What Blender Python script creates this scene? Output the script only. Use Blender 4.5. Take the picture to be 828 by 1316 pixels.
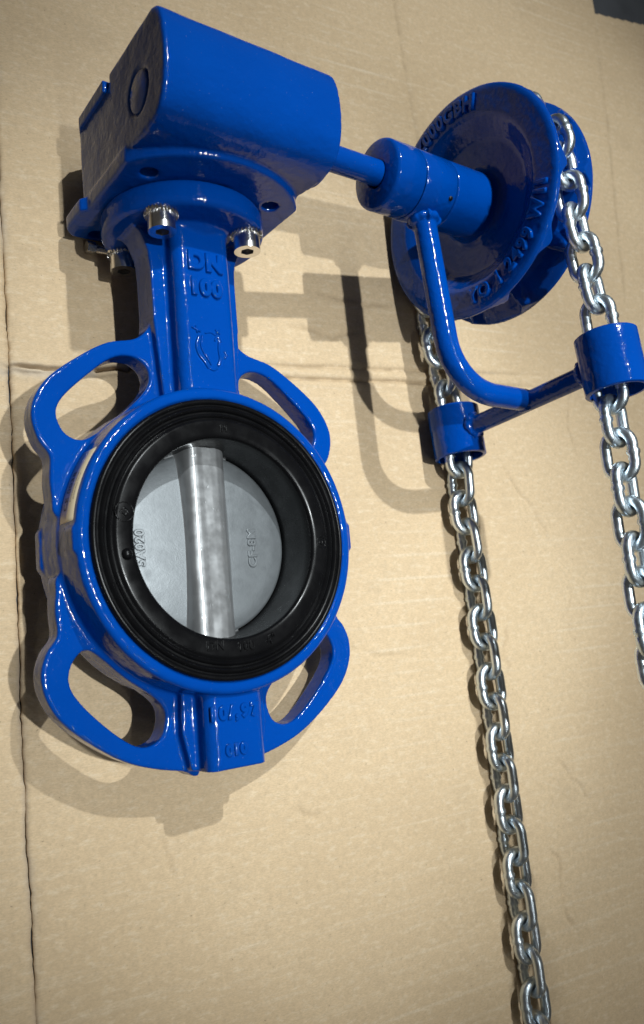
import bpy, bmesh, math, random
import numpy as np
from mathutils import Vector, Matrix, noise as mnoise

random.seed(7)
rng = np.random.default_rng(7)
for o in list(bpy.data.objects):
    bpy.data.objects.remove(o)
scn = bpy.context.scene
COL = scn.collection
MM = 0.001

# ------------------------------------------------------------------ frames
# The valve is measured in its own frame (mm): X along the gear input shaft, Y up the stem,
# Z along the bore.  It leans on its chain wheel, so the cardboard is the plane z = A + B x + C y.
FA, FB, FC = -37.6, 0.143, -0.022
N = Vector((-FB, -FC, 1)).normalized()
EX = (Vector((1, 0, 0)) - N * N.x).normalized()
EY = N.cross(EX)
ROT = Matrix((EX, EY, N))                       # valve direction -> world direction
P0 = Vector((0, 0, FA))
def W(p):                                       # valve mm -> world metres
    return (ROT @ (Vector(p) - P0)) * MM
VALVE_M = Matrix.Translation(W((0, 0, 0))) @ ROT.to_4x4()
def floor_z(x, y):
    return FA + FB * x + FC * y

# ------------------------------------------------------------------ camera
CAM_C = Vector((-205.711, -50.544, 384.912))
CAM_R = Matrix(((0.8078108, -0.0888894, 0.5827009), (-0.0119518, 0.9858906, 0.1669639), (-0.5893207, -0.1418395, 0.7953507)))
cam = bpy.data.cameras.new('camera')
camo = bpy.data.objects.new('camera', cam)
COL.objects.link(camo)
m3 = (ROT @ CAM_R.transposed()).to_4x4()
camo.matrix_world = Matrix.Translation(W(CAM_C)) @ m3
cam.sensor_fit = 'VERTICAL'
cam.sensor_height = 36.0
cam.lens = 1049.264 / 1316 * 36
cam.clip_start = 0.01
cam.clip_end = 50
cam.dof.use_dof = True
cam.dof.focus_distance = 0.445
cam.dof.aperture_fstop = 9.5
scn.camera = camo

# ------------------------------------------------------------------ world and lamps
wd = bpy.data.worlds.new('World')
scn.world = wd
wd.use_nodes = True
wd.node_tree.nodes['Background'].inputs[0].default_value = (1.0, 0.93, 0.84, 1)
wd.node_tree.nodes['Background'].inputs[1].default_value = 0.05

def ceiling_lamp(pos, power, size, color=(0.93, 0.99, 1.0), aim=(40, 20, -30), cone=62, blend=1.0):
    l = bpy.data.lights.new('ceiling_lamp', 'SPOT')
    l.energy = power
    l.shadow_soft_size = size
    l.color = color
    l.spot_size = math.radians(cone)
    l.spot_blend = blend
    o = bpy.data.objects.new('ceiling_lamp', l)
    COL.objects.link(o)
    o.location = W(pos)
    o.rotation_euler = (W(aim) - W(pos)).to_track_quat('-Z', 'Y').to_euler()
    return o
ceiling_lamp((-50, -90, 2482), 215, 0.026, aim=(62, 0, -30), cone=15.4)
ceiling_lamp((-36, 1751, 2793), 375, 0.028, aim=(245, 130, -15), cone=18.4)
for yy, xx in ((-2300, -60), (-1650, -55), (-1000, -50), (-500, -45), (400, -45), (900, -40), (1350, -35), (2300, -30), (2900, -25), (3600, -20)):    # weaker spots further along the same track
    ceiling_lamp((xx, yy, 2650), 7, 0.03, aim=(60, yy * .12, 0), cone=70, blend=0.6)

scn.view_settings.view_transform = 'Standard'
scn.view_settings.look = 'None'
scn.view_settings.gamma = 1
scn.view_settings.exposure = 0
scn.view_settings.use_curve_mapping = False
scn.render.resolution_x = 644
scn.render.resolution_y = 1024
scn.render.engine = 'CYCLES'

# ------------------------------------------------------------------ materials
def mat(name, base, rough=0.5, metal=0.0, coat=0.0, coat_rough=0.05, spec=0.5):
    m = bpy.data.materials.new(name)
    m.use_nodes = True
    nt = m.node_tree
    b = nt.nodes['Principled BSDF']
    b.inputs['Base Color'].default_value = (*base, 1)
    b.inputs['Roughness'].default_value = rough
    b.inputs['Metallic'].default_value = metal
    b.inputs['Coat Weight'].default_value = coat
    b.inputs['Coat Roughness'].default_value = coat_rough
    b.inputs['Coat IOR'].default_value = 1.42
    b.inputs['Specular IOR Level'].default_value = spec
    return m, nt, b
def nd(nt, t, **kw):
    n = nt.nodes.new(t)
    for k, v in kw.items():
        if k.startswith('i_'):
            n.inputs[int(k[2:]) if k[2:].isdigit() else k[2:].replace('_', ' ')].default_value = v
        else:
            setattr(n, k, v)
    return n
def obj_coord(nt, scale=(1, 1, 1)):
    tc = nd(nt, 'ShaderNodeTexCoord')
    mp = nd(nt, 'ShaderNodeMapping')
    mp.inputs['Scale'].default_value = scale
    nt.links.new(tc.outputs['Object'], mp.inputs['Vector'])
    return mp.outputs['Vector']
def noise_tex(nt, vec, scale, detail=3, rough=0.5):
    n = nd(nt, 'ShaderNodeTexNoise')
    n.inputs['Scale'].default_value = scale
    n.inputs['Detail'].default_value = detail
    n.inputs['Roughness'].default_value = rough
    nt.links.new(vec, n.inputs['Vector'])
    return n.outputs['Fac']
def ramp(nt, fac, stops):
    r = nd(nt, 'ShaderNodeValToRGB')
    el = r.color_ramp.elements
    while len(el) < len(stops):
        el.new(0.5)
    for e, (p, c) in zip(el, stops):
        e.position = p
        e.color = (*c, 1) if len(c) == 3 else c
    nt.links.new(fac, r.inputs['Fac'])
    return r.outputs['Color']
def bump(nt, b, h, strength, dist, chain=None):
    n = nd(nt, 'ShaderNodeBump')
    n.inputs['Strength'].default_value = strength
    n.inputs['Distance'].default_value = dist
    nt.links.new(h, n.inputs['Height'])
    if chain is not None:
        nt.links.new(chain, n.inputs['Normal'])
    nt.links.new(n.outputs['Normal'], b.inputs['Normal'])
    return n.outputs['Normal']
def mix(nt, a, b_, fac, mode='MIX'):
    n = nd(nt, 'ShaderNodeMix', data_type='RGBA', blend_type=mode)
    for s, v in ((n.inputs['Factor'], fac), (n.inputs['A'], a), (n.inputs['B'], b_)):
        if isinstance(v, (int, float)):
            s.default_value = v
        elif isinstance(v, tuple):
            s.default_value = (*v, 1) if len(v) == 3 else v
        else:
            nt.links.new(v, s)
    return n.outputs['Result']
def maprange(nt, v, a, b_, c, d):
    n = nd(nt, 'ShaderNodeMapRange')
    nt.links.new(v, n.inputs['Value'])
    for k, x in zip(('From Min', 'From Max', 'To Min', 'To Max'), (a, b_, c, d)):
        n.inputs[k].default_value = x
    return n.outputs['Result']

def blue_paint(name, peel, peel_scale, grit=0.0):
    m, nt, b = mat(name, (0.001, 0.052, 0.40), rough=0.6, coat=0.8, coat_rough=0.05, spec=0.0)
    v = obj_coord(nt)
    big = noise_tex(nt, v, 25, 2)
    nt.links.new(mix(nt, (0.0, 0.046, 0.285), (0.0, 0.055, 0.325), big), b.inputs['Base Color'])
    dust = maprange(nt, noise_tex(nt, v, 1100, 2, 0.5), 0.735, 0.79, 0.0, 0.30)
    nt.links.new(mix(nt, mix(nt, (0.0, 0.045, 0.28), (0.0, 0.056, 0.33), big), (0.30, 0.34, 0.42), dust), b.inputs['Base Color'])
    n1 = bump(nt, b, noise_tex(nt, v, peel_scale, 2, 0.5), peel, 0.0012)
    n1 = bump(nt, b, noise_tex(nt, v, 330, 2, 0.5), peel * 0.8, 0.00045, n1)
    if grit:
        n1 = bump(nt, b, noise_tex(nt, v, 420, 4, 0.7), grit, 0.0004, n1)
    nt.links.new(n1, b.inputs['Coat Normal'])
    nt.links.new(maprange(nt, noise_tex(nt, v, 60, 3), 0.32, 0.72, 0.05, 0.125), b.inputs['Coat Roughness'])
    return m
M_BLUE = blue_paint('blue_enamel', 0.6, 90)
M_BLUE_CAST = blue_paint('blue_enamel_on_casting', 0.7, 75, 0.22)

def make_rubber():
    m, nt, b = mat('black_rubber', (0.0035, 0.0035, 0.004), rough=0.3, spec=0.22)
    v = obj_coord(nt)
    nt.links.new(maprange(nt, noise_tex(nt, v, 120, 4), 0.3, 0.7, 0.20, 0.34), b.inputs['Roughness'])
    bump(nt, b, noise_tex(nt, v, 500, 3), 0.05, 0.0003)
    return m
M_RUBBER = make_rubber()

def make_steel():
    m, nt, b = mat('bead_blasted_steel', (0.3, 0.31, 0.32), rough=0.5, metal=0.55)
    v = obj_coord(nt)
    f = noise_tex(nt, v, 140, 6, 0.75)
    nt.links.new(ramp(nt, f, [(0.25, (0.18, 0.195, 0.205)), (0.75, (0.205, 0.22, 0.232))]), b.inputs['Base Color'])
    nt.links.new(maprange(nt, noise_tex(nt, v, 180, 4), 0.3, 0.7, 0.42, 0.56), b.inputs['Roughness'])
    n = bump(nt, b, noise_tex(nt, v, 1400, 2), 0.25, 0.0002)
    bump(nt, b, noise_tex(nt, v, 500, 4, 0.7), 0.25, 0.0003, n)
    return m
M_STEEL = make_steel()

def make_shaft_steel():
    m, nt, b = mat('cast_steel_hub', (0.46, 0.47, 0.48), rough=0.38, metal=0.8)
    v = obj_coord(nt)
    n = bump(nt, b, noise_tex(nt, obj_coord(nt, (1, 0.25, 1)), 90, 3, 0.5), 0.12, 0.0008)
    pit = noise_tex(nt, v, 260, 3, 0.6)
    bump(nt, b, maprange(nt, pit, 0.66, 0.74, 1, 0), 0.2, 0.0004, n)
    nt.links.new(maprange(nt, noise_tex(nt, v, 150, 4), 0.3, 0.7, 0.28, 0.44), b.inputs['Roughness'])
    return m
M_HUB = make_shaft_steel()

def make_zinc():
    m, nt, b = mat('zinc_plated_steel', (0.60, 0.66, 0.71), rough=0.25, metal=1.0)
    v = obj_coord(nt)
    oi = nd(nt, 'ShaderNodeObjectInfo')
    tone = mix(nt, (0.58, 0.66, 0.72), (0.74, 0.80, 0.84), oi.outputs['Random'])
    nt.links.new(tone, b.inputs['Base Color'])
    nt.links.new(maprange(nt, noise_tex(nt, v, 350, 4, 0.6), 0.3, 0.7, 0.27, 0.44), b.inputs['Roughness'])
    bump(nt, b, noise_tex(nt, v, 200, 3, 0.5), 0.22, 0.0006)
    return m
M_ZINC = make_zinc()
M_BOLT, nt_, b_ = mat('bright_bolt_steel', (0.72, 0.71, 0.70), rough=0.22, metal=1.0)
v_ = obj_coord(nt_)
bump(nt_, b_, noise_tex(nt_, v_, 400, 3), 0.2, 0.0003)
M_DARKHOLE, _, _ = mat('oily_black_steel', (0.02, 0.02, 0.022), rough=0.4, metal=0.6)

# ------------------------------------------------------------------ mesh helpers (mm in, metres out)
def new_obj(name, me, material, parent=None, smooth=True):
    o = bpy.data.objects.new(name, me)
    COL.objects.link(o)
    if material is not None:
        me.materials.clear()
        me.materials.append(material)
    if smooth:
        me.polygons.foreach_set('use_smooth', [True] * len(me.polygons))
    if parent is not None:
        o.parent = parent
    return o
def bm_mesh(bm, name='mesh'):
    bmesh.ops.recalc_face_normals(bm, faces=bm.faces)
    for v in bm.verts:
        v.co *= MM
    me = bpy.data.meshes.new(name)
    bm.to_mesh(me)
    bm.free()
    return me
def sharp(o, deg=35):
    me = o.data
    me.set_sharp_from_angle(angle=math.radians(deg))
    return o
AX = {'X': lambda r, a, h: (h, r * math.cos(a), r * math.sin(a)),
      'Y': lambda r, a, h: (r * math.sin(a), h, r * math.cos(a)),
      'Z': lambda r, a, h: (r * math.cos(a), r * math.sin(a), h)}
def lathe(bm, prof, axis='Z', c=(0, 0, 0), seg=96, closed=True):
    """prof: list of (r, h); closed ring profile, or open one that starts and ends on the axis (r = 0)"""
    fn = AX[axis]
    rings = []
    for r, h in prof:
        if r < 1e-6:
            rings.append([bm.verts.new(Vector(fn(0, 0, h)) + Vector(c))])
        else:
            rings.append([bm.verts.new(Vector(fn(r, 2 * math.pi * i / seg, h)) + Vector(c)) for i in range(seg)])
    pairs = list(zip(rings, rings[1:]))
    if closed and len(rings[0]) > 1 and len(rings[-1]) > 1:
        pairs.append((rings[-1], rings[0]))
    for a, b in pairs:
        if len(a) == 1 and len(b) == 1:
            continue
        for i in range(seg):
            j = (i + 1) % seg
            if len(a) == 1:
                bm.faces.new((a[0], b[i], b[j]))
            elif len(b) == 1:
                bm.faces.new((a[i], b[0], a[j]))
            else:
                bm.faces.new((a[i], b[i], b[j], a[j]))
def smooth_poly(pts, n=6, closed=True):
    P = [Vector(p) for p in pts]
    out = []
    k = len(P)
    for i in range(k if closed else k - 1):
        p0, p1, p2, p3 = (P[(i - 1) % k], P[i], P[(i + 1) % k], P[(i + 2) % k]) if closed else \
            (P[max(i - 1, 0)], P[i], P[i + 1], P[min(i + 2, k - 1)])
        for j in range(n):
            t = j / n
            out.append(0.5 * ((2 * p1) + (p2 - p0) * t + (2 * p0 - 5 * p1 + 4 * p2 - p3) * t * t + (3 * p1 - p0 - 3 * p2 + p3) * t ** 3))
    if not closed:
        out.append(P[-1])
    return out
def prism(bm, outer, holes, h0, h1, axis='Z', c=(0, 0, 0)):
    """extruded polygon with holes; outer/holes in the plane (u, v): Z -> (x, y), Y -> (x, z), X -> (z, y)"""
    to = {'Z': lambda u, v, h: (u, v, h), 'Y': lambda u, v, h: (u, h, v), 'X': lambda u, v, h: (h, v, u)}[axis]
    t = bmesh.new()
    edges = []
    for loop in [outer] + list(holes):
        vs = [t.verts.new(to(p[0], p[1], h0)) for p in loop]
        edges += [t.edges.new((vs[i], vs[(i + 1) % len(vs)])) for i in range(len(vs))]
    bmesh.ops.triangle_fill(t, use_beauty=True, use_dissolve=False, edges=edges)
    g = bmesh.ops.extrude_face_region(t, geom=list(t.faces))
    d = Vector(to(0, 0, h1 - h0))
    bmesh.ops.translate(t, verts=[e for e in g['geom'] if isinstance(e, bmesh.types.BMVert)], vec=d)
    bmesh.ops.recalc_face_normals(t, faces=t.faces)
    mp = {v: bm.verts.new(v.co + Vector(c)) for v in t.verts}
    for fce in t.faces:
        bm.faces.new([mp[v] for v in fce.verts])
    t.free()
def box(bm, lo, hi):
    x0, y0, z0 = lo
    x1, y1, z1 = hi
    prism(bm, [(x0, y0), (x1, y0), (x1, y1), (x0, y1)], [], z0, z1)
def rrect(x0, x1, y0, y1, r, n=5):
    out = []
    for cx, cy, a0 in ((x1 - r, y1 - r, 0), (x0 + r, y1 - r, 90), (x0 + r, y0 + r, 180), (x1 - r, y0 + r, 270)):
        for i in range(n + 1):
            a = math.radians(a0 + 90 * i / n)
            out.append((cx + r * math.cos(a), cy + r * math.sin(a)))
    return out
def circle(r, cx=0, cy=0, n=24):
    return [(cx + r * math.cos(2 * math.pi * i / n), cy + r * math.sin(2 * math.pi * i / n)) for i in range(n)]
def tube(bm, path, r, seg=20, cap=True, closed=False):
    P = [Vector(p) for p in path]
    k = len(P)
    rr = r if isinstance(r, (list, tuple)) else [r] * k
    T = []
    for i in range(k):
        a = P[(i - 1) % k] if (closed or i > 0) else P[i]
        b = P[(i + 1) % k] if (closed or i < k - 1) else P[i]
        T.append((b - a).normalized())
    up = Vector((0, 0, 1)) if abs(T[0].z) < 0.9 else Vector((1, 0, 0))
    nrm = (up - T[0] * up.dot(T[0])).normalized()
    rings = []
    for i in range(k):
        nrm = (nrm - T[i] * nrm.dot(T[i])).normalized()
        bi = T[i].cross(nrm)
        rings.append([bm.verts.new(P[i] + (nrm * math.cos(2 * math.pi * j / seg) + bi * math.sin(2 * math.pi * j / seg)) * rr[i]) for j in range(seg)])
    for a, b in list(zip(rings, rings[1:])) + ([(rings[-1], rings[0])] if closed else []):
        for j in range(seg):
            bm.faces.new((a[j], a[(j + 1) % seg], b[(j + 1) % seg], b[j]))
    if cap and not closed:
        bm.faces.new(rings[0][::-1])
        bm.faces.new(rings[-1])
def cast(bm, voxel, iters, name, material, parent, lump=0.0):
    """weld overlapping closed shells into one casting with softened edges and fillets"""
    me = bm_mesh(bm, name)
    o = bpy.data.objects.new('tmp', me)
    COL.objects.link(o)
    md = o.modifiers.new('r', 'REMESH')
    md.mode = 'VOXEL'
    md.voxel_size = voxel * MM
    md.use_smooth_shade = True
    sm = o.modifiers.new('s', 'SMOOTH')
    sm.factor = 0.5
    sm.iterations = iters
    dg = bpy.context.evaluated_depsgraph_get()
    me2 = bpy.data.meshes.new_from_object(o.evaluated_get(dg))
    bpy.data.objects.remove(o)
    bpy.data.meshes.remove(me)
    me2.name = name
    if lump:
        k = len(me2.vertices)
        co = np.empty(k * 3)
        me2.vertices.foreach_get('co', co)
        co = co.reshape(-1, 3)
        no = np.empty(k * 3)
        me2.vertices.foreach_get('normal', no)
        no = no.reshape(-1, 3)
        s = co * 1000
        d = (np.sin(s[:, 0] * .21 + 1.3 * np.sin(s[:, 1] * .13)) + np.sin(s[:, 1] * .19 + 1.1 * np.sin(s[:, 2] * .17 + 2)) + np.sin(s[:, 2] * .23 + np.sin(s[:, 0] * .11 + 1))) / 3
        me2.vertices.foreach_set('co', (co + no * (d * lump * MM)[:, None]).ravel())
    return new_obj(name, me2, material, parent)
_fonts = {}
def lettering(name, text, size, depth, parent, material, to3d, bevel=0.25, spacing=1.0, bold=0.0, bend=None):
    """raised letters as real relief: to3d(u, v, h) places a text point (mm) in the valve frame"""
    cu = bpy.data.curves.new('t', 'FONT')
    cu.body = text
    cu.size = size
    cu.extrude = depth / 2
    cu.bevel_depth = bevel
    cu.bevel_resolution = 1
    cu.offset = bold
    cu.align_x = 'CENTER'
    cu.align_y = 'CENTER'
    cu.space_character = spacing
    cu.resolution_u = 4
    o = bpy.data.objects.new('t', cu)
    COL.objects.link(o)
    dg = bpy.context.evaluated_depsgraph_get()
    me = bpy.data.meshes.new_from_object(o.evaluated_get(dg))
    bpy.data.objects.remove(o)
    for v in me.vertices:
        v.co = Vector(to3d(v.co.x, v.co.y, v.co.z)) * MM
    me.name = name
    return new_obj(name, me, material, parent, smooth=False)

# ------------------------------------------------------------------ the setting: workshop floor, cardboard
def make_floor():
    m, nt, b = mat('dark_grey_floor', (0.035, 0.038, 0.045), rough=0.6)
    v = obj_coord(nt)
    nt.links.new(ramp(nt, noise_tex(nt, v, 30, 5), [(0.3, (0.028, 0.031, 0.038)), (0.7, (0.048, 0.052, 0.06))]), b.inputs['Base Color'])
    bump(nt, b, noise_tex(nt, v, 300, 4), 0.3, 0.0005)
    bm = bmesh.new()
    for q in ((-3, -3), (3, -3), (3, 3), (-3, 3)):
        bm.verts.new((q[0], q[1], -0.0045))
    bm.verts.ensure_lookup_table()
    bm.faces.new(bm.verts)
    me = bpy.data.meshes.new('floor')
    bm.to_mesh(me)
    bm.free()
    o = new_obj('floor', me, m)
    o['kind'] = 'structure'
make_floor()

def make_card_mat():
    m, nt, b = mat('brown_cardboard', (0.48, 0.36, 0.22), rough=0.82, spec=0.25)
    v = obj_coord(nt)
    big = noise_tex(nt, v, 5, 4, 0.55)
    col = ramp(nt, big, [(0.30, (0.515, 0.378, 0.23)), (0.5, (0.59, 0.438, 0.272)), (0.72, (0.655, 0.494, 0.312))])
    # scuffs drawn out along the flutes
    sc = noise_tex(nt, obj_coord(nt, (3.0, 120, 1)), 1.6, 5, 0.65)
    col = mix(nt, col, (0.70, 0.59, 0.44), maprange(nt, sc, 0.56, 0.74, 0.0, 0.35))
    wl = nd(nt, 'ShaderNodeTexWave', wave_type='BANDS', bands_direction='Y')
    wl.inputs['Scale'].default_value = 21.0
    wl.inputs['Distortion'].default_value = 0.8
    wl.inputs['Detail'].default_value = 2.0
    wl.inputs['Detail Scale'].default_value = 0.6
    nt.links.new(obj_coord(nt, (0.10, 1, 1)), wl.inputs['Vector'])
    msk = nd(nt, 'ShaderNodeMath', operation='MULTIPLY')
    nt.links.new(maprange(nt, wl.outputs['Fac'], 0.93, 1.0, 0.0, 1.0), msk.inputs[0])
    nt.links.new(maprange(nt, noise_tex(nt, v, 9, 3), 0.52, 0.66, 0.0, 0.30), msk.inputs[1])
    col = mix(nt, col, (0.76, 0.66, 0.51), msk.outputs['Value'])
    # stains and fibres
    st = noise_tex(nt, v, 21, 5, 0.6)
    col = mix(nt, col, (0.42, 0.315, 0.20), maprange(nt, st, 0.58, 0.78, 0.0, 0.42))
    fb = noise_tex(nt, obj_coord(nt, (500, 1500, 1)), 1.0, 4, 0.7)
    col = mix(nt, col, (0.36, 0.28, 0.18), maprange(nt, fb, 0.42, 0.8, 0.0, 0.75))
    fl = noise_tex(nt, v, 260, 5, 0.75)
    col = mix(nt, col, (0.36, 0.27, 0.17), maprange(nt, fl, 0.40, 0.75, 0.0, 0.45))
    fl2 = noise_tex(nt, obj_coord(nt, (1, 2.2, 1)), 130, 4, 0.7)
    col = mix(nt, col, (0.74, 0.63, 0.47), maprange(nt, fl2, 0.52, 0.78, 0.0, 0.45))
    sp = noise_tex(nt, v, 520, 2, 0.5)
    col = mix(nt, col, (0.20, 0.145, 0.09), maprange(nt, sp, 0.71, 0.78, 0.0, 0.6))
    # torn, paler paper where the crease depth attribute says the liner has split
    at = nd(nt, 'ShaderNodeAttribute', attribute_name='torn')
    col = mix(nt, col, (0.46, 0.40, 0.33), at.outputs['Fac'])
    dt = nd(nt, 'ShaderNodeAttribute', attribute_name='crease_shade')
    col = mix(nt, col, (0.20, 0.14, 0.08), maprange(nt, dt.outputs['Fac'], 0.0, 1.0, 0.0, 0.8))  # groove shade painted into the colour along the creases
    nt.links.new(col, b.inputs['Base Color'])
    n = bump(nt, b, noise_tex(nt, v, 900, 3, 0.6), 0.25, 0.0003)
    n = bump(nt, b, noise_tex(nt, v, 60, 4, 0.5), 0.30, 0.0012, n)
    wv = nd(nt, 'ShaderNodeTexWave', wave_type='BANDS', bands_direction='Y')
    wv.inputs['Scale'].default_value = 22.0
    wv.inputs['Distortion'].default_value = 1.2
    wv.inputs['Detail'].default_value = 1.0
    nt.links.new(v, wv.inputs['Vector'])
    bump(nt, b, wv.outputs['Fac'], 0.10, 0.0006, n)
    return m
M_CARD = make_card_mat()

def vnoise(x, y, s, seed):
    """smooth value noise on arrays (mm)"""
    g = np.random.default_rng(seed).random((64, 64))
    u, v = x / s, y / s
    iu, iv = np.floor(u).astype(int), np.floor(v).astype(int)
    fu, fv = u - iu, v - iv
    fu, fv = fu * fu * (3 - 2 * fu), fv * fv * (3 - 2 * fv)
    a, b = g[iu % 64, iv % 64], g[(iu + 1) % 64, iv % 64]
    c, d = g[iu % 64, (iv + 1) % 64], g[(iu + 1) % 64, (iv + 1) % 64]
    return (a * (1 - fu) + b * fu) * (1 - fv) + (c * (1 - fu) + d * fu) * fv - 0.5
def seg_dist(x, y, poly):
    d = np.full(x.shape, 1e9)
    tt = np.zeros(x.shape)
    k = len(poly) - 1
    for i in range(k):
        (ax, ay), (bx, by) = poly[i], poly[i + 1]
        dx, dy = bx - ax, by - ay
        t = np.clip(((x - ax) * dx + (y - ay) * dy) / (dx * dx + dy * dy), 0, 1)
        e = np.hypot(x - ax - t * dx, y - ay - t * dy)
        tt = np.where(e < d, (i + t) / k, tt)
        d = np.minimum(d, e)
    return d, tt
def jag(poly, amp, n, seed):
    r = np.random.default_rng(seed)
    out = []
    for (ax, ay), (bx, by) in zip(poly, poly[1:]):
        for i in range(n):
            t = i / n
            out.append((ax + (bx - ax) * t + r.normal() * amp, ay + (by - ay) * t + r.normal() * amp))
    out.append(poly[-1])
    return out
# creases in floor millimetres (polyline, depth, half width, torn amount)
CREASES = [
    (jag([(-90, 106), (-60, 105), (-25, 108), (5, 107)], 0.8, 7, 1), 3.2, 0.9, 0.3),
    (jag([(-90, 103), (-70, 102.5), (-40, 104)], 0.8, 6, 2), 1.3, 1.2, 0.6),
    (jag([(-5, 108), (80, 109.5), (165, 112), (300, 116)], 0.3, 5, 3), 1.5, 1.2, 0.0),
    (jag([(-5, 116), (80, 117), (165, 121), (300, 126)], 0.3, 5, 4), 1.1, 1.4, 0.0),
    (jag([(100, 172), (150, 166), (175, 170)], 0.5, 5, 5), 1.0, 1.6, 0.0),
    (jag([(85, 146), (120, 140), (150, 147)], 0.5, 5, 6), 0.9, 1.6, 0.0),
    (jag([(200, 620), (205, 480), (212, 330), (216, 250)], 0.4, 5, 7), 0.6, 2.0, 0.0),
    (jag([(434, 482), (425, 360), (415, 260), (408, 180)], 0.4, 5, 8), 0.6, 2.0, 0.0),
]
for i, (pts, dp) in enumerate([
        ([(248, 58), (259, 40), (276, 18), (286, -4)], .35), ([(236, -62), (228, -78), (230, -96)], .35),
        ([(262, -150), (274, -172), (290, -186)], .30), ([(243, -205), (252, -222), (250, -248), (258, -268)], .40),
        ([(118, -66), (126, -70), (150, -72)], .30), ([(112, -64), (104, -58)], .3),
        ([(60, -150), (70, -158), (78, -156)], .35), ([(-20, -150), (-14, -162), (-12, -176)], .3),
        ([(300, -40), (290, -60), (294, -80)], .3), ([(205, -140), (212, -156), (214, -170)], .3),
        ([(40, 20), (60, 10), (80, 12)], .3), ([(330, 120), (320, 90), (326, 60)], .3), ([(380, 330), (372, 300)], .3)]):
    CREASES.append((jag(pts, 1.0, 5, 20 + i), dp * 2.6, 1.0, 0.0))

def slit_x(y):                                   # the slot between the two flaps
    return -84.5 + 0.012 * (y - 100) * 0 + 0.5 * np.sin(y * .017) + 0.15 * np.sin(y * .11 + 1) + 0.5 * vnoise(y, y * 0, 5, 31) + 0.5 * vnoise(y, y * 0, 2.3, 32)
def card_panel(x0, x1, y0, y1, step, parent, name, left_edge=None, right_edge=None, notch=None, lift=0.0):
    nx = max(2, int((x1 - x0) / step)) + 1
    ny = max(2, int((y1 - y0) / step)) + 1
    ya = np.concatenate([np.arange(y0, 97, step), np.arange(97, 132, 0.45), np.arange(132, y1 + step, step)])
    ny = len(ya)
    X, Y = np.meshgrid(np.linspace(0, 1, nx), ya, indexing='ij')
    XL = left_edge(Y) if left_edge else x0 + 0 * Y
    XR = right_edge(Y) if right_edge else x1 + 0 * Y
    X = XL + (XR - XL) * X
    Z = 0.55 * vnoise(X, Y, 60, 3) + 0.30 * vnoise(X, Y, 23, 4) + 0.10 * vnoise(X, Y, 9, 5) + lift
    Z = np.minimum(Z, 0.0 + lift) - 0.02
    torn = np.zeros(X.shape)
    crease_shade = np.zeros(X.shape)
    for poly, dp, hw, tr in CREASES:
        xs = [p[0] for p in poly]; ys = [p[1] for p in poly]
        if max(xs) < x0 - 5 or min(xs) > x1 + 5:
            continue
        msk = (X > min(xs) - 12) & (X < max(xs) + 12) & (Y > min(ys) - 12) & (Y < max(ys) + 12)
        if not msk.any():
            continue
        d, t = seg_dist(X[msk], Y[msk], poly)
        fade = np.clip(np.minimum(t, 1 - t) * 6, 0.15, 1)
        Z[msk] -= dp * fade * np.exp(-(d / hw) ** 2)
        Z[msk] += 0.25 * dp * fade * np.exp(-((d - 3 * hw) / (1.6 * hw)) ** 2)
        crease_shade[msk] = np.maximum(crease_shade[msk], min(1.0, 0.12 + 0.3 * dp) * fade * np.clip(0.8 + 1.4 * vnoise(X[msk], Y[msk], 6, 41), 0.1, 1.2) * np.exp(-(d / (0.8 * hw)) ** 2))
        torn[msk] = np.maximum(torn[msk], tr * np.exp(-(d / (2.2 * hw)) ** 2))
    for edge, s in ((left_edge, 1), (right_edge, -1)):
        if edge:
            d = (X - edge(Y)) * s
            rag = np.clip(1.2 + 3 * vnoise(X * 0 + Y, Y, 14, 9), 0.1, 4)
            Z -= 1.3 * np.exp(-(d / rag) ** 2)
            torn = np.maximum(torn, np.clip(0.35 * np.exp(-(d / rag) ** 2) * (0.5 + 2 * vnoise(Y, Y * 0, 31, 11)), 0, 1))
    vs = np.stack([X, Y, Z], -1).reshape(-1, 3) * MM
    idx = np.arange(nx * ny).reshape(nx, ny)
    q = np.stack([idx[:-1, :-1], idx[1:, :-1], idx[1:, 1:], idx[:-1, 1:]], -1).reshape(-1, 4)
    if notch:
        cx = X[:-1, :-1].ravel(); cy = Y[:-1, :-1].ravel()
        q = q[~notch(cx, cy)]
    # a border skirt gives the sheet its thickness
    border = np.concatenate([idx[:, 0], idx[-1, 1:], idx[-2::-1, -1], idx[0, -2:0:-1]])
    kb = len(border)
    low = vs[border].copy(); low[:, 2] = -0.0042
    base = len(vs)
    vs = np.concatenate([vs, low])
    a = np.arange(kb); b = (a + 1) % kb
    sk = np.stack([border[a], base + a, base + b, border[b]], -1)
    q = np.concatenate([q, sk])
    me = bpy.data.meshes.new(name)
    me.vertices.add(len(vs)); me.vertices.foreach_set('co', vs.ravel())
    me.loops.add(q.size); me.loops.foreach_set('vertex_index', q.ravel().astype(np.int32))
    me.polygons.add(len(q)); me.polygons.foreach_set('loop_start', (np.arange(len(q)) * 4).astype(np.int32))
    me.update(calc_edges=True)
    at = me.attributes.new('torn', 'FLOAT', 'POINT')
    at.data.foreach_set('value', np.concatenate([torn.ravel(), np.zeros(kb)]).astype(np.float32))
    dt = me.attributes.new('crease_shade', 'FLOAT', 'POINT')
    dt.data.foreach_set('value', np.concatenate([crease_shade.ravel(), np.zeros(kb)]).astype(np.float32))
    me.validate()
    return new_obj(name, me, M_CARD, parent)
card = bpy.data.objects.new('cardboard_sheet', None)
COL.objects.link(card)
card['label'] = 'flattened brown cardboard box with slit and torn creases under the blue valve'
card['category'] = 'cardboard'
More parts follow.
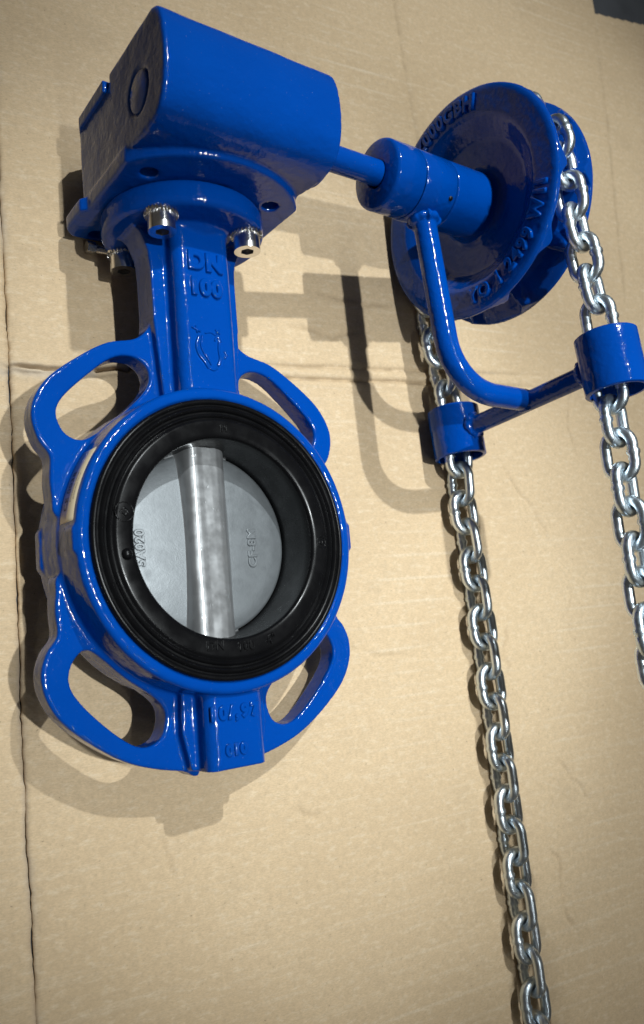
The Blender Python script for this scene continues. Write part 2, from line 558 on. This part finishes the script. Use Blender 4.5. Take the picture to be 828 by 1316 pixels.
card_panel(-84.5, 620, -580, 640, 1.4, card, 'panel', left_edge=lambda y: slit_x(y) + 0.4 + 0.8 * vnoise(y, y * 0, 17, 35),
           notch=lambda x, y: (x > 433) & (y > 480 + 0.12 * (x - 433)))
card_panel(-330, -84.5, -580, 640, 2.6, card, 'panel', right_edge=lambda y: slit_x(y) - 0.25 + 0.8 * vnoise(y, y * 0, 11, 33))

# ------------------------------------------------------------------ the valve
valve = bpy.data.objects.new('butterfly_valve', None)
COL.objects.link(valve)
valve.matrix_world = VALVE_M
valve['label'] = 'glossy blue wafer butterfly valve with worm gearbox and chain wheel lying on cardboard'
valve['category'] = 'valve'

YF = 169.7           # underside of the top flange
def build_body():
    bm = bmesh.new()
    lathe(bm, [(60, -24), (60, 24), (72.4, 24), (72.4, 26.3), (76.4, 26.3), (78.2, 24.6), (79.0, 5), (79.8, 3), (80.2, -8), (80.6, -12),
               (80.6, -23.5), (78.5, -26), (64, -26)], 'Z', seg=160)
    ul_o = [(-12, 120), (-24, 122), (-26.5, 114), (-34, 107.5), (-49, 103.5), (-64, 94.5), (-78, 82.5), (-85.2, 71.5), (-87.4, 61), (-84.6, 50), (-79.6, 42),
            (-80.0, 31), (-79.4, 22), (-78.0, 13), (-66, 11), (-40, 45), (-12, 60)]
    ul_h = [(-48, 95), (-36, 97.5), (-28, 92), (-29, 81), (-44, 65.5), (-58, 54.5), (-66, 51), (-73.5, 54.5), (-77, 63.5), (-73.5, 72), (-62, 83.5)]
    ll_o = [(-12, -113.5), (-22, -113.5), (-37, -110), (-52, -104), (-67, -93.8), (-79, -82.5), (-85.6, -71.3), (-87.6, -60), (-84.6, -50), (-79.6, -42.5),
            (-80.0, -32), (-79.4, -23), (-78.0, -14), (-66, -11), (-40, -45), (-12, -60)]
    ll_h = [(-76.5, -61.5), (-72.5, -53), (-65.5, -51), (-50, -64.5), (-35, -76), (-29.5, -84), (-31.5, -94.5), (-38.5, -99), (-47.5, -97), (-61, -86), (-74, -71)]
    for o_, h_ in ((ul_o, ul_h), (ll_o, ll_h)):
        for s in (1, -1):
            grow = 1.6; up = 0.9 if o_[0][1] > 0 else 0.0
            oo = smooth_poly([(s * (x - grow * max(0, min(1, (-x - 62) / 20))), y + up, 0) for x, y in o_], 4)
            hh = smooth_poly([(s * x, y + up, 0) for x, y in h_], 4)
            prism(bm, oo, [hh], -11, 3.2)
    # neck: web plate and central boss, flared into the flange
    web = [(-22, 72), (-25.5, 118), (-25.5, 146), (-26.5, 157), (-30, 166), (-36, 171), (36, 171), (30, 166), (26.5, 157), (25.5, 146), (25.5, 118), (22, 72)]
    prism(bm, web, [], -10, 9.5)
    prism(bm, rrect(-17, 17, -22, 22, 6), [], 68, 172, 'Y')
    # the boss spreads as it meets the flange
    lathe(bm, [(0, 158), (17, 158), (20, 164), (26, 169), (27, 172), (0, 172)], 'Y', seg=64)
    # flange
    lathe(bm, [(0, YF), (42.5, YF), (44.6, YF + 1.6), (45, YF + 4), (45, YF + 11), (44, YF + 13.2), (0, YF + 13.2)], 'Y', seg=120)
    # bottom boss and its webs
    prism(bm, rrect(-16.5, 16.5, -22, 22, 6), [], -114, -66, 'Y')
    prism(bm, [(-23, -70), (-24, -95), (-20, -113.5), (20, -113.5), (24, -95), (23, -70)], [], -10, 9.5)
    # casting pads on the side of the body
    for ang, z0, z1, w, r in ((180, -25, -17, 12, 81.5), (180, 12, 24, 8, 79.4), (0, -25, -14, 12, 81.6), (0, 11, 24, 9, 80.6)):
        t = bmesh.new()
        a = math.radians(ang)
        R = Matrix.Rotation(a, 4, 'Z')
        prism(t, [(70, -w), (r - 2, -w), (r, -w + 3), (r, w - 3), (r - 2, w), (70, w)], [], z0, z1)
        mp = {v: bm.verts.new(R @ v.co) for v in t.verts}
        for fce in t.faces:
            bm.faces.new([mp[v] for v in fce.verts])
        t.free()
    return cast(bm, 0.85, 5, 'valve_body', M_BLUE, valve, lump=0.10)
body = build_body()
flat = lambda cx, cy, z, rot=0, sx=1: (lambda u, v, h: (cx + (u * math.cos(rot) - v * math.sin(rot)) * sx, cy + u * math.sin(rot) + v * math.cos(rot), z + h))
lettering('raised_lettering', 'DN', 13, 1.6, body, M_BLUE, flat(0.0, 148.5, 22.3), 0.7, 1.12, bold=0.3)
lettering('raised_lettering', '100', 12, 1.6, body, M_BLUE, flat(-1.0, 134, 22.3), 0.7, 1.12, bold=0.3)
lettering('raised_lettering', '10/,97', 8.5, 0.9, body, M_BLUE, flat(-2, -87, 22.1), 0.55, 1.3, bold=0.2)
lettering('raised_lettering', '010', 7, 0.9, body, M_BLUE, flat(-2, -105, 22.1), 0.55, 1.15, bold=0.2)
def emblem():
    bm = bmesh.new()
    z = 22.1
    L1 = smooth_poly([(-6.5, 107, z), (-8.4, 102, z), (-7.2, 97, z), (-4, 93, z), (-2.2, 90, z)], 6, False)
    L2 = smooth_poly([(-4.4, 107.5, z), (-5.6, 102.5, z), (-4.4, 98.5, z), (-1.6, 94.5, z), (-0.4, 92, z)], 6, False)
    R1 = smooth_poly([(5.6, 107, z), (4.8, 101, z), (5.2, 96, z), (3.6, 92, z)], 6, False)
    R2 = smooth_poly([(2.6, 105.5, z), (4.2, 107.8, z), (6.6, 105.6, z)], 4, False)
    T = smooth_poly([(-3, 109, z), (0.5, 110, z), (3.5, 108.6, z)], 4, False)
    H = [(-10.5, 111.5, z), (-5.5, 109.5, z)]
    H2 = [(-8, 112.5, z), (-7.4, 108.6, z)]
    K = [(3.4, 112, z), (6, 109.6, z)]
    K2 = [(6, 112, z), (3.8, 109.6, z)]
    D = smooth_poly([(8, 100.5, z), (9.2, 98.5, z), (8, 96.5, z)], 4, False)
    B = smooth_poly([(-1.5, 89.8, z), (1, 89.2, z), (3.2, 90.6, z)], 4, False)
    for p, r in ((L1, .75), (L2, .6), (R1, .8), (R2, .6), (T, .5), (H, .6), (H2, .6), (K, .6), (K2, .5), (D, .6), (B, .5)):
        tube(bm, p, r, 8)
    return new_obj('raised_emblem', bm_mesh(bm), M_BLUE, body)
emblem()

def side_r(z):                                   # the body side has a slight draft
    return 79.12 - (z - 5) * 0.8 / 19.6
def side_patch(name, a0, a1, z0, z1, r, material, parent, nseg=24):
    bm = bmesh.new()
    cols = []
    for i in range(nseg + 1):
        a = math.radians(a0 + (a1 - a0) * i / nseg)
        cols.append([bm.verts.new((rr * math.cos(a), rr * math.sin(a), z)) for rr, z in ((side_r(z0) - .3, z0), (side_r(z0) + .12, z0), (side_r(z1) + .12, z1), (side_r(z1) - .3, z1))])
    for a, b in zip(cols, cols[1:]):
        for k in range(3):
            bm.faces.new((a[k], b[k], b[k + 1], a[k + 1]))
    bm.faces.new(cols[0]); bm.faces.new(cols[-1][::-1])
    return new_obj(name, bm_mesh(bm), material, parent)
M_STICK, nt_, b_ = mat('buff_sticker', (0.52, 0.43, 0.29), rough=0.35, coat=0.5, coat_rough=0.15)
M_INK, _, _ = mat('black_ink', (0.012, 0.012, 0.012), rough=0.5)
stick = side_patch('sticker', 146, 173.5, 6.0, 21.5, 79.05, M_STICK, body)
def cyl_text(a_mid, z_mid, r):
    def f(u, v, h):
        a = math.radians(a_mid) + (-u) / r          # text runs up the side, letter tops towards the back face
        z = z_mid - v
        rr = side_r(z) + 0.14 + h
        return (rr * math.cos(a), rr * math.sin(a), z)
    return f
lettering('printed_text', 'CE 0038', 5.4, 0.03, stick, M_INK, cyl_text(162, 10.6, 79.24), 0.0, 1.1, bold=0.1)
lettering('printed_text', 'PN16 DN100 GGG40', 1.7, 0.03, stick, M_INK, cyl_text(161, 15.6, 79.24), 0.0, 1.0)
lettering('printed_text', 'EN593 PS16 TS110', 1.7, 0.03, stick, M_INK, cyl_text(161, 18.6, 79.24), 0.0, 1.0)

# --- seat
def build_seat():
    bm = bmesh.new()
    front = [(71.9, 0), (71.9, 26.0), (71.4, 27.0), (70.4, 27.6), (69.4, 27.3), (68.9, 26.2), (68.2, 26.2), (67.6, 27.4), (66.6, 27.9), (65.6, 27.4), (65.1, 26.0),
             (64.3, 26.0), (63.8, 27.2), (62.9, 27.6), (62.2, 27.0), (61.8, 26.4), (61.2, 26.6), (60.6, 27.4), (59.4, 27.7), (54, 27.7), (52.2, 27.4), (51.3, 26.6), (50.9, 25.2),
             (50.9, 20), (50.6, 10), (50.0, 3), (49.9, 0)]
    prof = front + [(r, -z) for r, z in front[-2:0:-1]]
    # the back face of the rubber stays inside the body
    prof = [(r, max(z, -25.4)) for r, z in prof]
    lathe(bm, prof, 'Z', seg=192)
    o = new_obj('rubber_seat', bm_mesh(bm), M_RUBBER, valve)
    return sharp(o, 50)
seat = build_seat()
lettering('moulded_lettering', 'DN', 6.6, 1.1, seat, M_RUBBER, flat(-12.5, -54.0, 27.8, -0.03), 0.15)
lettering('moulded_lettering', '100', 6.6, 1.1, seat, M_RUBBER, flat(4.5, -55.4, 27.8, 0.06), 0.15)
lettering('moulded_lettering', '4"', 6.6, 1.1, seat, M_RUBBER, flat(19.5, -53.0, 27.8, 0.2), 0.15)
lettering('moulded_lettering', 'H', 5.0, 1.1, seat, M_RUBBER, flat(1, 56, 27.8), 0.15)
def seat_mark(cx, cy, r, dome, ring=True):
    bm = bmesh.new()
    if ring:
        lathe(bm, [(r - .35, 27.4), (r + .35, 27.4), (r + .2, 28.0), (r - .2, 28.0)], 'Z', (cx, cy, 0), 28)
    if dome:
        lathe(bm, [(0, 27.2), (r, 27.2), (r * .95, 28.2), (r * .7, 29.2), (r * .35, 29.8), (0, 30)], 'Z', (cx, cy, 0), 24)
    else:
        prism(bm, [(cx - r * .55, cy), (cx, cy - r * .55), (cx + r * .55, cy), (cx, cy + r * .55)], [[(cx - r * .33, cy), (cx, cy - r * .33), (cx + r * .33, cy), (cx, cy + r * .33)]], 27.5, 28.0)
    new_obj('moulded_mark', bm_mesh(bm), M_RUBBER, seat)
seat_mark(56.5, -3.5, 2.9, False)
seat_mark(-55.5, 12, 4.6, False)
seat_mark(-55.3, -8, 2.9, True, False)

# --- disc
def build_disc():
    bm = bmesh.new()
    lathe(bm, [(0, -8), (20, -7.5), (40, -5), (47, -3.6), (49.2, -2.6), (49.7, 0), (49.2, 2.2), (47.5, 3.2), (40, 4.4), (20, 6.2), (0, 6.8)], 'Z', (0, 0, -2.5), 160)
    o = new_obj('disc', bm_mesh(bm), M_STEEL, valve)
    return sharp(o, 50)
disc = build_disc()
def build_hub():
    bm = bmesh.new()
    n = 72
    px = [-20, -16, -14, -12.2, -10.4, -8.2, -6, -3, 2, 6, 9, 11, 12.6, 14.2, 17]
    pz = [-6.0, -1.0, 3.5, 8.6, 11.0, 12.1, 12.2, 11.9, 11.8, 11.5, 10.6, 9.2, 6.6, 2.0, -4.0]
    xs = np.linspace(-20, 17, 60)
    secs = []
    for i in range(n + 1):
        y = -50.3 + 100.6 * i / n
        row = []
        for x in xs:
            r = math.hypot(x, y)
            a = float(np.interp(r, [0, 20, 40, 47.5, 49.2, 60], [6.8, 6.2, 4.4, 3.2, 2.2, 1.5])) - 0.2
            b = float(np.interp(x, px, pz)) + 0.07 * math.sin(y * .11 + x * .2)
            k = 1.4
            h = max(k - abs(a - b), 0) / k
            row.append(bm.verts.new((x, y, max(a, b) + h * h * k * .25 - 2.5)))
        secs.append(row)
    for a, b in zip(secs, secs[1:]):
        for k in range(len(a) - 1):
            bm.faces.new((a[k], a[k + 1], b[k + 1], b[k]))
    for sec in (secs[0], secs[-1]):
        lo = [bm.verts.new((v.co.x, v.co.y, -4)) for v in (sec[0], sec[-1])]
        bm.faces.new(sec + [lo[1], lo[0]])
    return sharp(new_obj('stem_hub', bm_mesh(bm), M_HUB, disc), 60)
build_hub()
def disc_z(x, y, hgt):
    r = math.hypot(x, y)
    return -2.5 + np.interp(r, [0, 20, 40, 47.5, 49.2], [6.8, 6.2, 4.4, 3.2, 2.2]) + hgt
lettering('raised_lettering', 'CF-8M', 7.4, 1.3, disc, M_STEEL, lambda u, v, h: (27.5 - v, -3 + u, disc_z(27.5 - v, -3 + u, h)), 0.3, 1.05, bold=0.1)
lettering('raised_lettering', '5A020', 6.8, 1.3, disc, M_STEEL, lambda u, v, h: (-37.5 - v, -2 + u, disc_z(-37.5 - v, -2 + u, h)), 0.3, 1.05, bold=0.1)
def stem_bush(y0, y1):
    bm = bmesh.new()
    lathe(bm, [(0, y0), (8.0, y0), (8.0, y1), (0, y1)], 'Y', seg=40)
    sharp(new_obj('stem', bm_mesh(bm), M_HUB, valve), 40)
stem_bush(47, 62)
stem_bush(-62, -47)

# --- flange screws
def screw_meshes():
    bm = bmesh.new()
    hexa = [(3.4 * math.cos(math.radians(60 * i)), 3.4 * math.sin(math.radians(60 * i))) for i in range(6)]
    prism(bm, circle(6.5, n=40), [hexa], -8.6, -2.5, 'Y')
    lathe(bm, [(0, -2.6), (6.5, -2.6), (6.5, 0.4), (0, 0.4)], 'Y', seg=40)
    bmesh.ops.remove_doubles(bm, verts=bm.verts, dist=1e-4)
    head = bm_mesh(bm, 'cap_screw')
    bm = bmesh.new()
    # toothed lock washer
    n = 26
    ring = []
    for i in range(n * 2):
        a = math.pi * i / n
        tw = 0.7 if i % 2 else -0.7
        ring.append([bm.verts.new((rr * math.sin(a), y + tw * k, rr * math.cos(a))) for rr, y, k in ((6.3, -0.4, 0), (8.0, -0.5, .9), (8.0, 0.7, .9), (6.3, 0.8, 0))])
    for a, b in zip(ring, ring[1:] + ring[:1]):
        for k in range(4):
            bm.faces.new((a[k], a[(k + 1) % 4], b[(k + 1) % 4], b[k]))
    wash = bm_mesh(bm, 'lock_washer')
    return head, wash
HEAD, WASH = screw_meshes()
HEAD.materials.append(M_BOLT); WASH.materials.append(M_BOLT)
for sx in (-1, 1):
    for sz in (-1, 1):
        o = bpy.data.objects.new('cap_screw', HEAD)
        COL.objects.link(o); o.parent = valve
        o.location = Vector((25.5 * sx, YF - 0.8, 25.5 * sz)) * MM
        o.scale = (1.13, 1.13, 1.13)
        o.rotation_euler = (0, random.uniform(0, 1), 0)
        w = bpy.data.objects.new('lock_washer', WASH)
        COL.objects.link(w); w.parent = o
HEAD.set_sharp_from_angle(angle=math.radians(35))

# --- gearbox
GY, GZ = 208.5, 58.5        # worm shaft axis
def build_gearbox():
    bm = bmesh.new()
    plate = []
    for i in range(120):
        a = 2 * math.pi * i / 120
        lim = 50.6 if math.sin(a) > -0.2 else 54.0
        plate.append((max(-lim, min(52.5, 65 * math.cos(a))), max(-43.0, 65 * math.sin(a))))
    holes = [circle(4.6, 36 * sx, 36 * sz, 20) for sx in (-1, 1) for sz in (-1, 1)]
    prism(bm, plate, holes, 183.2, 191, 'Y')
    sec = [(25, 189.5), (41, 188.6), (60, 186.4), (72, 186.4), (80, 189.5), (85.4, 196.5), (88.0, 206), (88.6, 217), (87.6, 228), (84, 236.5), (77, 240.5), (25, 240.5)]
    sec = sec[:1] + [tuple(p)[:2] for p in smooth_poly([(a, b, 0) for a, b in sec[1:-1]], 5, False)] + sec[-1:]
    prism(bm, sec, [circle(11.0, GZ, GY + 1, 40)], -50, -48.2, 'X')
    prism(bm, sec, [], -48.4, 50, 'X')
    plan = [(-50, 45), (-50, -18), (-44, -31), (-31, -41), (31, -41), (44, -31), (50, -18), (50, 45)]
    prism(bm, plan, [], 190, 234, 'Y')
    o = cast(bm, 0.85, 9, 'gearbox', M_BLUE_CAST, valve, lump=0.22)
    # quadrant cover plate on top
    bm = bmesh.new()
    cov = [(x * 1.02, z) for x, z in [(-51, 22), (-51, -14), (-45, -28), (-30, -40), (30, -40), (45, -28), (51, -14), (51, 22)]]
    prism(bm, cov, [], 232, 238.5, 'Y')
    cast(bm, 0.8, 3, 'top_cover', M_BLUE_CAST, o)
    # end plug in the worm housing
    bm = bmesh.new()
    lathe(bm, [(0, -50.0), (9.2, -50.0), (9.9, -49.7), (10.2, -49.0), (10.2, -47), (0, -47)], 'X', (0, GY + 1, GZ), 48)
    sharp(new_obj('end_plug', bm_mesh(bm), M_BLUE_CAST, o), 40)
    # worm bearing cover at the shaft end
    bm = bmesh.new()
    lathe(bm, [(0, 49), (19, 49), (19, 53.5), (17.5, 55), (0, 55)], 'X', (0, GY, GZ), 64)
    sharp(new_obj('bearing_cover', bm_mesh(bm), M_BLUE, o), 40)
    return o
gear = build_gearbox()
def stop_screw():
    bm = bmesh.new()
    c = Vector((-40, 179.0, -43))
    hx = [(4.6 * math.cos(math.radians(60 * i)), 4.6 * math.sin(math.radians(60 * i))) for i in range(6)]
    prism(bm, [(c.z + a * .8, c.y + b * .8) for a, b in hx], [], -40, -35, 'X')
    prof = [(0, -35)]
    for i in range(14):
        prof += [(2.9, -35 + i * 1.3), (2.3, -35 + i * 1.3 + .65)]
    prof += [(0, -16)]
    lathe(bm, prof, 'X', (0, c.y, c.z), 20)
    prism(bm, [(c.z + a, c.y + b) for a, b in hx], [], -27, -22, 'X')
    sharp(new_obj('stop_screw', bm_mesh(bm), M_BOLT, valve), 30)
stop_screw()

# --- input shaft
bm = bmesh.new()
lathe(bm, [(0, 50), (7.4, 50), (7.4, 99), (0, 99)], 'X', (0, GY, GZ), 48)
sharp(new_obj('input_shaft', bm_mesh(bm), M_BLUE, valve), 40)

# --- chain wheel
WY, WZ, WX = 207.8, 57.8, 188.5
def build_wheel():
    bm = bmesh.new()
    prof = [(7.5, 98), (7.5, 208), (24, 208), (24, 196), (50, 196), (54, 205.5), (69.6, 206.5), (70.9, 205), (70.4, 203.0), (66, 199.5), (58, 195.5), (55, 192.5), (55, 184.5),
            (58, 181.5), (66, 177.2), (71.8, 174.6), (72.6, 172.6), (71.6, 170.6), (69, 169.8), (55.5, 170.2), (53.0, 171.5), (43, 180.0), (40.5, 180.8), (26, 181), (22.5, 179.5), (20.9, 177), (20.6, 171), (20.6, 145.2),
            (19.9, 144.6), (12, 144.6), (12, 98)]
    lathe(bm, [(r, x) for r, x in prof], 'X', (0, WY, WZ), 128)
    # pocket walls: ten teeth on either flange
    for k in range(10):
        a0 = 2 * math.pi * (k + 0.5) / 10 + WROT
        for side in (0, 1):
            f_, b_ = (174.5, 183.6) if side == 0 else (203.2, 193.6)
            vs = []
            for (r, xx, hw) in ((53, f_, 8.0), (53, b_, 6.5), (66, b_, 2.4), (71.5, (f_ * .35 + b_ * .65), 1.6), (72.8 if side == 0 else 71.0, f_ + (-1 if side == 0 else 1), 8.0)):
                for s in (-1, 1):
                    a = a0 + s * hw / 65
                    vs.append((xx, WY + r * math.cos(a), WZ + r * math.sin(a)))
            bv = [bm.verts.new(v) for v in vs]
            k5 = 5
            bm.faces.new([bv[2 * i] for i in range(k5)])
            bm.faces.new([bv[2 * i + 1] for i in range(k5)][::-1])
            for i in range(k5):
                j = (i + 1) % k5
                bm.faces.new((bv[2 * i], bv[2 * i + 1], bv[2 * j + 1], bv[2 * j]))
    bmesh.ops.recalc_face_normals(bm, faces=bm.faces)
    return cast(bm, 0.8, 4, 'chain_wheel', M_BLUE, valve, lump=0.08)
WROT = 0.10
wheel = build_wheel()
def ring_text(text, size, r, a_mid, flip=False):
    # letters stand radially on the flange face that looks towards the gearbox
    def f(u, v, h):
        # seen from -X: +Z runs to the right, +Y up
        if flip:
            a = a_mid + u / r
            rr = r - v
        else:
            a = a_mid - u / r
            rr = r + v
        return (169.6 - h, WY + rr * math.sin(a), WZ + rr * math.cos(a))
    return f
lettering('raised_lettering', 'YO 1 2499 W1I', 11.5, 1.8, wheel, M_BLUE, ring_text('', 0, 62.0, math.radians(-54), True), 0.65, 1.16, bold=0.2)
lettering('raised_lettering', 'SZ000GBH', 12.5, 1.8, wheel, M_BLUE, ring_text('', 0, 62.0, math.radians(101)), 0.65, 1.08, bold=0.2)
bm = bmesh.new()
lathe(bm, [(8.6, 97.4), (18.8, 97.4), (20.2, 98.4), (20.6, 99.6), (20.6, 118.2), (20.2, 118.7), (8.6, 118.7)], 'X', (0, WY + .3, WZ + .3), 72)
sharp(new_obj('hub_collar', bm_mesh(bm), M_BLUE, valve), 45)

# --- chain guide
GD, GL, GA = 0.079, 130.8, 61.6
XC = 194.0
def gp(x, y, z):
    return Vector((x, 207.5 + y * math.cos(GD) + z * math.sin(GD), 57.5 + z * math.cos(GD) - y * math.sin(GD)))
guide = bpy.data.objects.new('chain_guide', None)
COL.objects.link(guide); guide.parent = valve
bm = bmesh.new()
lathe(bm, [(13, 119.4), (20.2, 119.4), (20.7, 120), (20.7, 143.4), (20.2, 144.0), (13, 144.0)], 'X', (0, WY, WZ), 72)
sharp(new_obj('sleeve', bm_mesh(bm), M_BLUE, guide), 45)
bm = bmesh.new()
lathe(bm, [(0, 0), (1.4, 0), (1.4, .5), (0, .5)], 'Z', (0, 0, 0), 16)
for v in bm.verts:
    v.co = Vector((140.0, 195.4, 74.3)) + Matrix.Rotation(math.radians(38), 3, 'X') @ v.co
new_obj('set_screw', bm_mesh(bm), M_DARKHOLE, guide)
bm = bmesh.new()
path = [(131.5, -18, 0), (131.5, -60, 0), (131.8, -98, 0)]
for i in range(1, 9):
    a = math.pi / 2 * i / 9
    path.append((131.8 + 31 * (1 - math.cos(a)), -98 - 31 * math.sin(a), 0))
path += [(163, -129.3, 0), (XC - 1, -GL + 1, 0)]
path = [tuple(gp(*p)) for p in path]
P_ = [Vector(p) for p in path]
tube(bm, path, 7.0, 28)
# fillet welds at both ends
def weld(bm, c, axis, r, seed, rad=2.2):
    rr = random.Random(seed)
    axis = axis.normalized()
    u = axis.orthogonal().normalized()
    w = axis.cross(u)
    pts = []
    for i in range(36):
        a = 2 * math.pi * i / 36
        pts.append(c + (u * math.cos(a) + w * math.sin(a)) * (r + rr.uniform(-.25, .25)) + axis * rr.uniform(-.4, .4))
    tube(bm, pts, [rad * rr.uniform(.6, 1.4) for _ in pts], 10, closed=True)
weld(bm, gp(131.5, -21.2, 0), gp(0, 1, 0) - gp(0, 0, 0), 7.0, 1, 3.0)
cast(bm, 0.7, 3, 'rod', M_BLUE, guide)
bm = bmesh.new()
tube(bm, [tuple(gp(XC, -GL, z)) for z in (-GA + 15, -30, 0, 30, GA - 15)], 6.2, 24)
for s in (-1, 1):
    weld(bm, gp(XC, -GL, s * (GA - 17.0)), gp(0, 0, 1) - gp(0, 0, 0), 6.4, 5 + s, 2.5)
weld(bm, gp(XC - 3.5, -GL + .6, 0), Vector((1, 0, 0)), 5.6, 9, 1.9)
cast(bm, 0.7, 3, 'crossbar', M_BLUE, guide)
for s in (-1, 1):
    bm = bmesh.new()
    lathe(bm, [(14.9, -17), (16.7, -17), (17.3, -16.5), (17.4, 16.5), (16.8, 17), (14.9, 17)], 'Y', seg=72)
    R = Matrix.Rotation(-GD, 3, 'X')
    for v in bm.verts:
        v.co = gp(XC, -GL, s * GA) + R @ v.co
    sharp(new_obj('guide_tube', bm_mesh(bm), M_BLUE, guide), 45)

# ------------------------------------------------------------------ chain
chain = bpy.data.objects.new('chain', None)
COL.objects.link(chain)
chain['label'] = 'shiny zinc plated steel link chain looped over the blue chain wheel'
chain['category'] = 'chain'
RW = 62.4
XW = 189.0
ctrl = []
front = gp(XC, -GL, GA)
rear = gp(XC, -GL, -GA)
def path_points():
    P = []
    for i in range(0, 25):                                     # over the wheel, rear to front
        a = math.pi * i / 24
        P.append(Vector((XW, WY + RW * math.sin(a), WZ - RW * math.cos(a))))
    run = [Vector((XW + 1.5, 165, WZ + RW + 2)), Vector((XC - 1, front.y + 30, front.z - 3)), Vector((XC + .5, front.y - 5, front.z - 4)), Vector((XC + 1, 20, 126)), Vector((XC + 1.5, -50, 127)),
           Vector((XC + 2.5, -120, 129)), Vector((XC + 5, -200, 130)), Vector((210, -285, 114)), Vector((226, -370, 70)), Vector((244, -435, 26))]
    P += run
    for x, y in ((252, -475), (248, -508), (226, -520), (208, -500), (204, -450), (204, -400), (203.8, -350), (203.5, -290), (203, -230), (202.6, -180), (202.2, -130), (201.4, -70), (200.0, -15), (198, 28)):
        P.append(Vector((x, y, floor_z(x, y) + 10.4)))
    P += [Vector((rear.x + 2.5, rear.y, rear.z - 3)), Vector((XC - 2, rear.y + 50, 0)), Vector((XW, 175, WZ - RW + .5))]
    return P
cp = smooth_poly(path_points(), 40)
cl = [0.0]
for a, b in zip(cp, cp[1:] + cp[:1]):
    cl.append(cl[-1] + (b - a).length)
total = cl[-1]
NL = int(round(total / 19.6 / 2)) * 2
cpx = np.array([tuple(p) for p in cp + cp[:1]])
def at_len(s):
    s = s % total
    return Vector([np.interp(s, cl, cpx[:, k]) for k in range(3)])
PITCH = total / NL
def link_mesh(seed, weld_side):
    rr = random.Random(seed)
    r, L, hw = 3.2, PITCH + 2 * 3.2 - 0.35, 7.8
    half = L / 2 - hw
    pts = []
    for k in range(7):
        pts.append((half - 2 * half * k / 7, hw, 0))
    for k in range(13):
        a = math.pi / 2 + math.pi * k / 13
        pts.append((-half + hw * math.cos(a), hw * math.sin(a), 0))
    for k in range(7):
        pts.append((-half + 2 * half * k / 7, -hw, 0))
    for k in range(13):
        a = -math.pi / 2 + math.pi * k / 13
        pts.append((half + hw * math.cos(a), hw * math.sin(a), 0))
    rad = []
    for p in pts:
        q = r
        if p[1] * weld_side > hw * .9 and abs(p[0]) < 2.6:
            q = r * (1.18 if abs(p[0]) < 1.6 else 0.93)
        rad.append(q * rr.uniform(0.985, 1.015))
    bm = bmesh.new()
    tube(bm, pts, rad, 14, closed=True)
    me = bm_mesh(bm, 'chain_link')
    me.materials.append(M_ZINC)
    me.polygons.foreach_set('use_smooth', [True] * len(me.polygons))
    return me
LINKS = [link_mesh(i, 1 if i % 2 else -1) for i in range(6)]
chain.matrix_world = VALVE_M
wheel_start = 0.0
for i in range(NL):
    s = (i + 0.25) * PITCH
    c = (at_len(s - PITCH * .45) + at_len(s + PITCH * .45)) / 2
    T = (at_len(s + PITCH * .5) - at_len(s - PITCH * .5)).normalized()
    X = Vector((1, 0, 0))
    X = (X - T * X.dot(T)).normalized()
    B = T.cross(X)
    h = c.z - floor_z(c.x, c.y)
    roll = -0.06 + random.uniform(-.10, .10)
    phi = roll + (math.pi / 2 if i % 2 else 0)
    S = X * math.cos(phi) + B * math.sin(phi)
    Z = T.cross(S)
    o = bpy.data.objects.new('chain_link', LINKS[(i % 2) + 2 * random.randrange(3)])
    COL.objects.link(o)
    o.parent = chain
    m = Matrix((T, S, Z)).transposed().to_4x4()
    m.translation = c * MM
    o.matrix_local = m
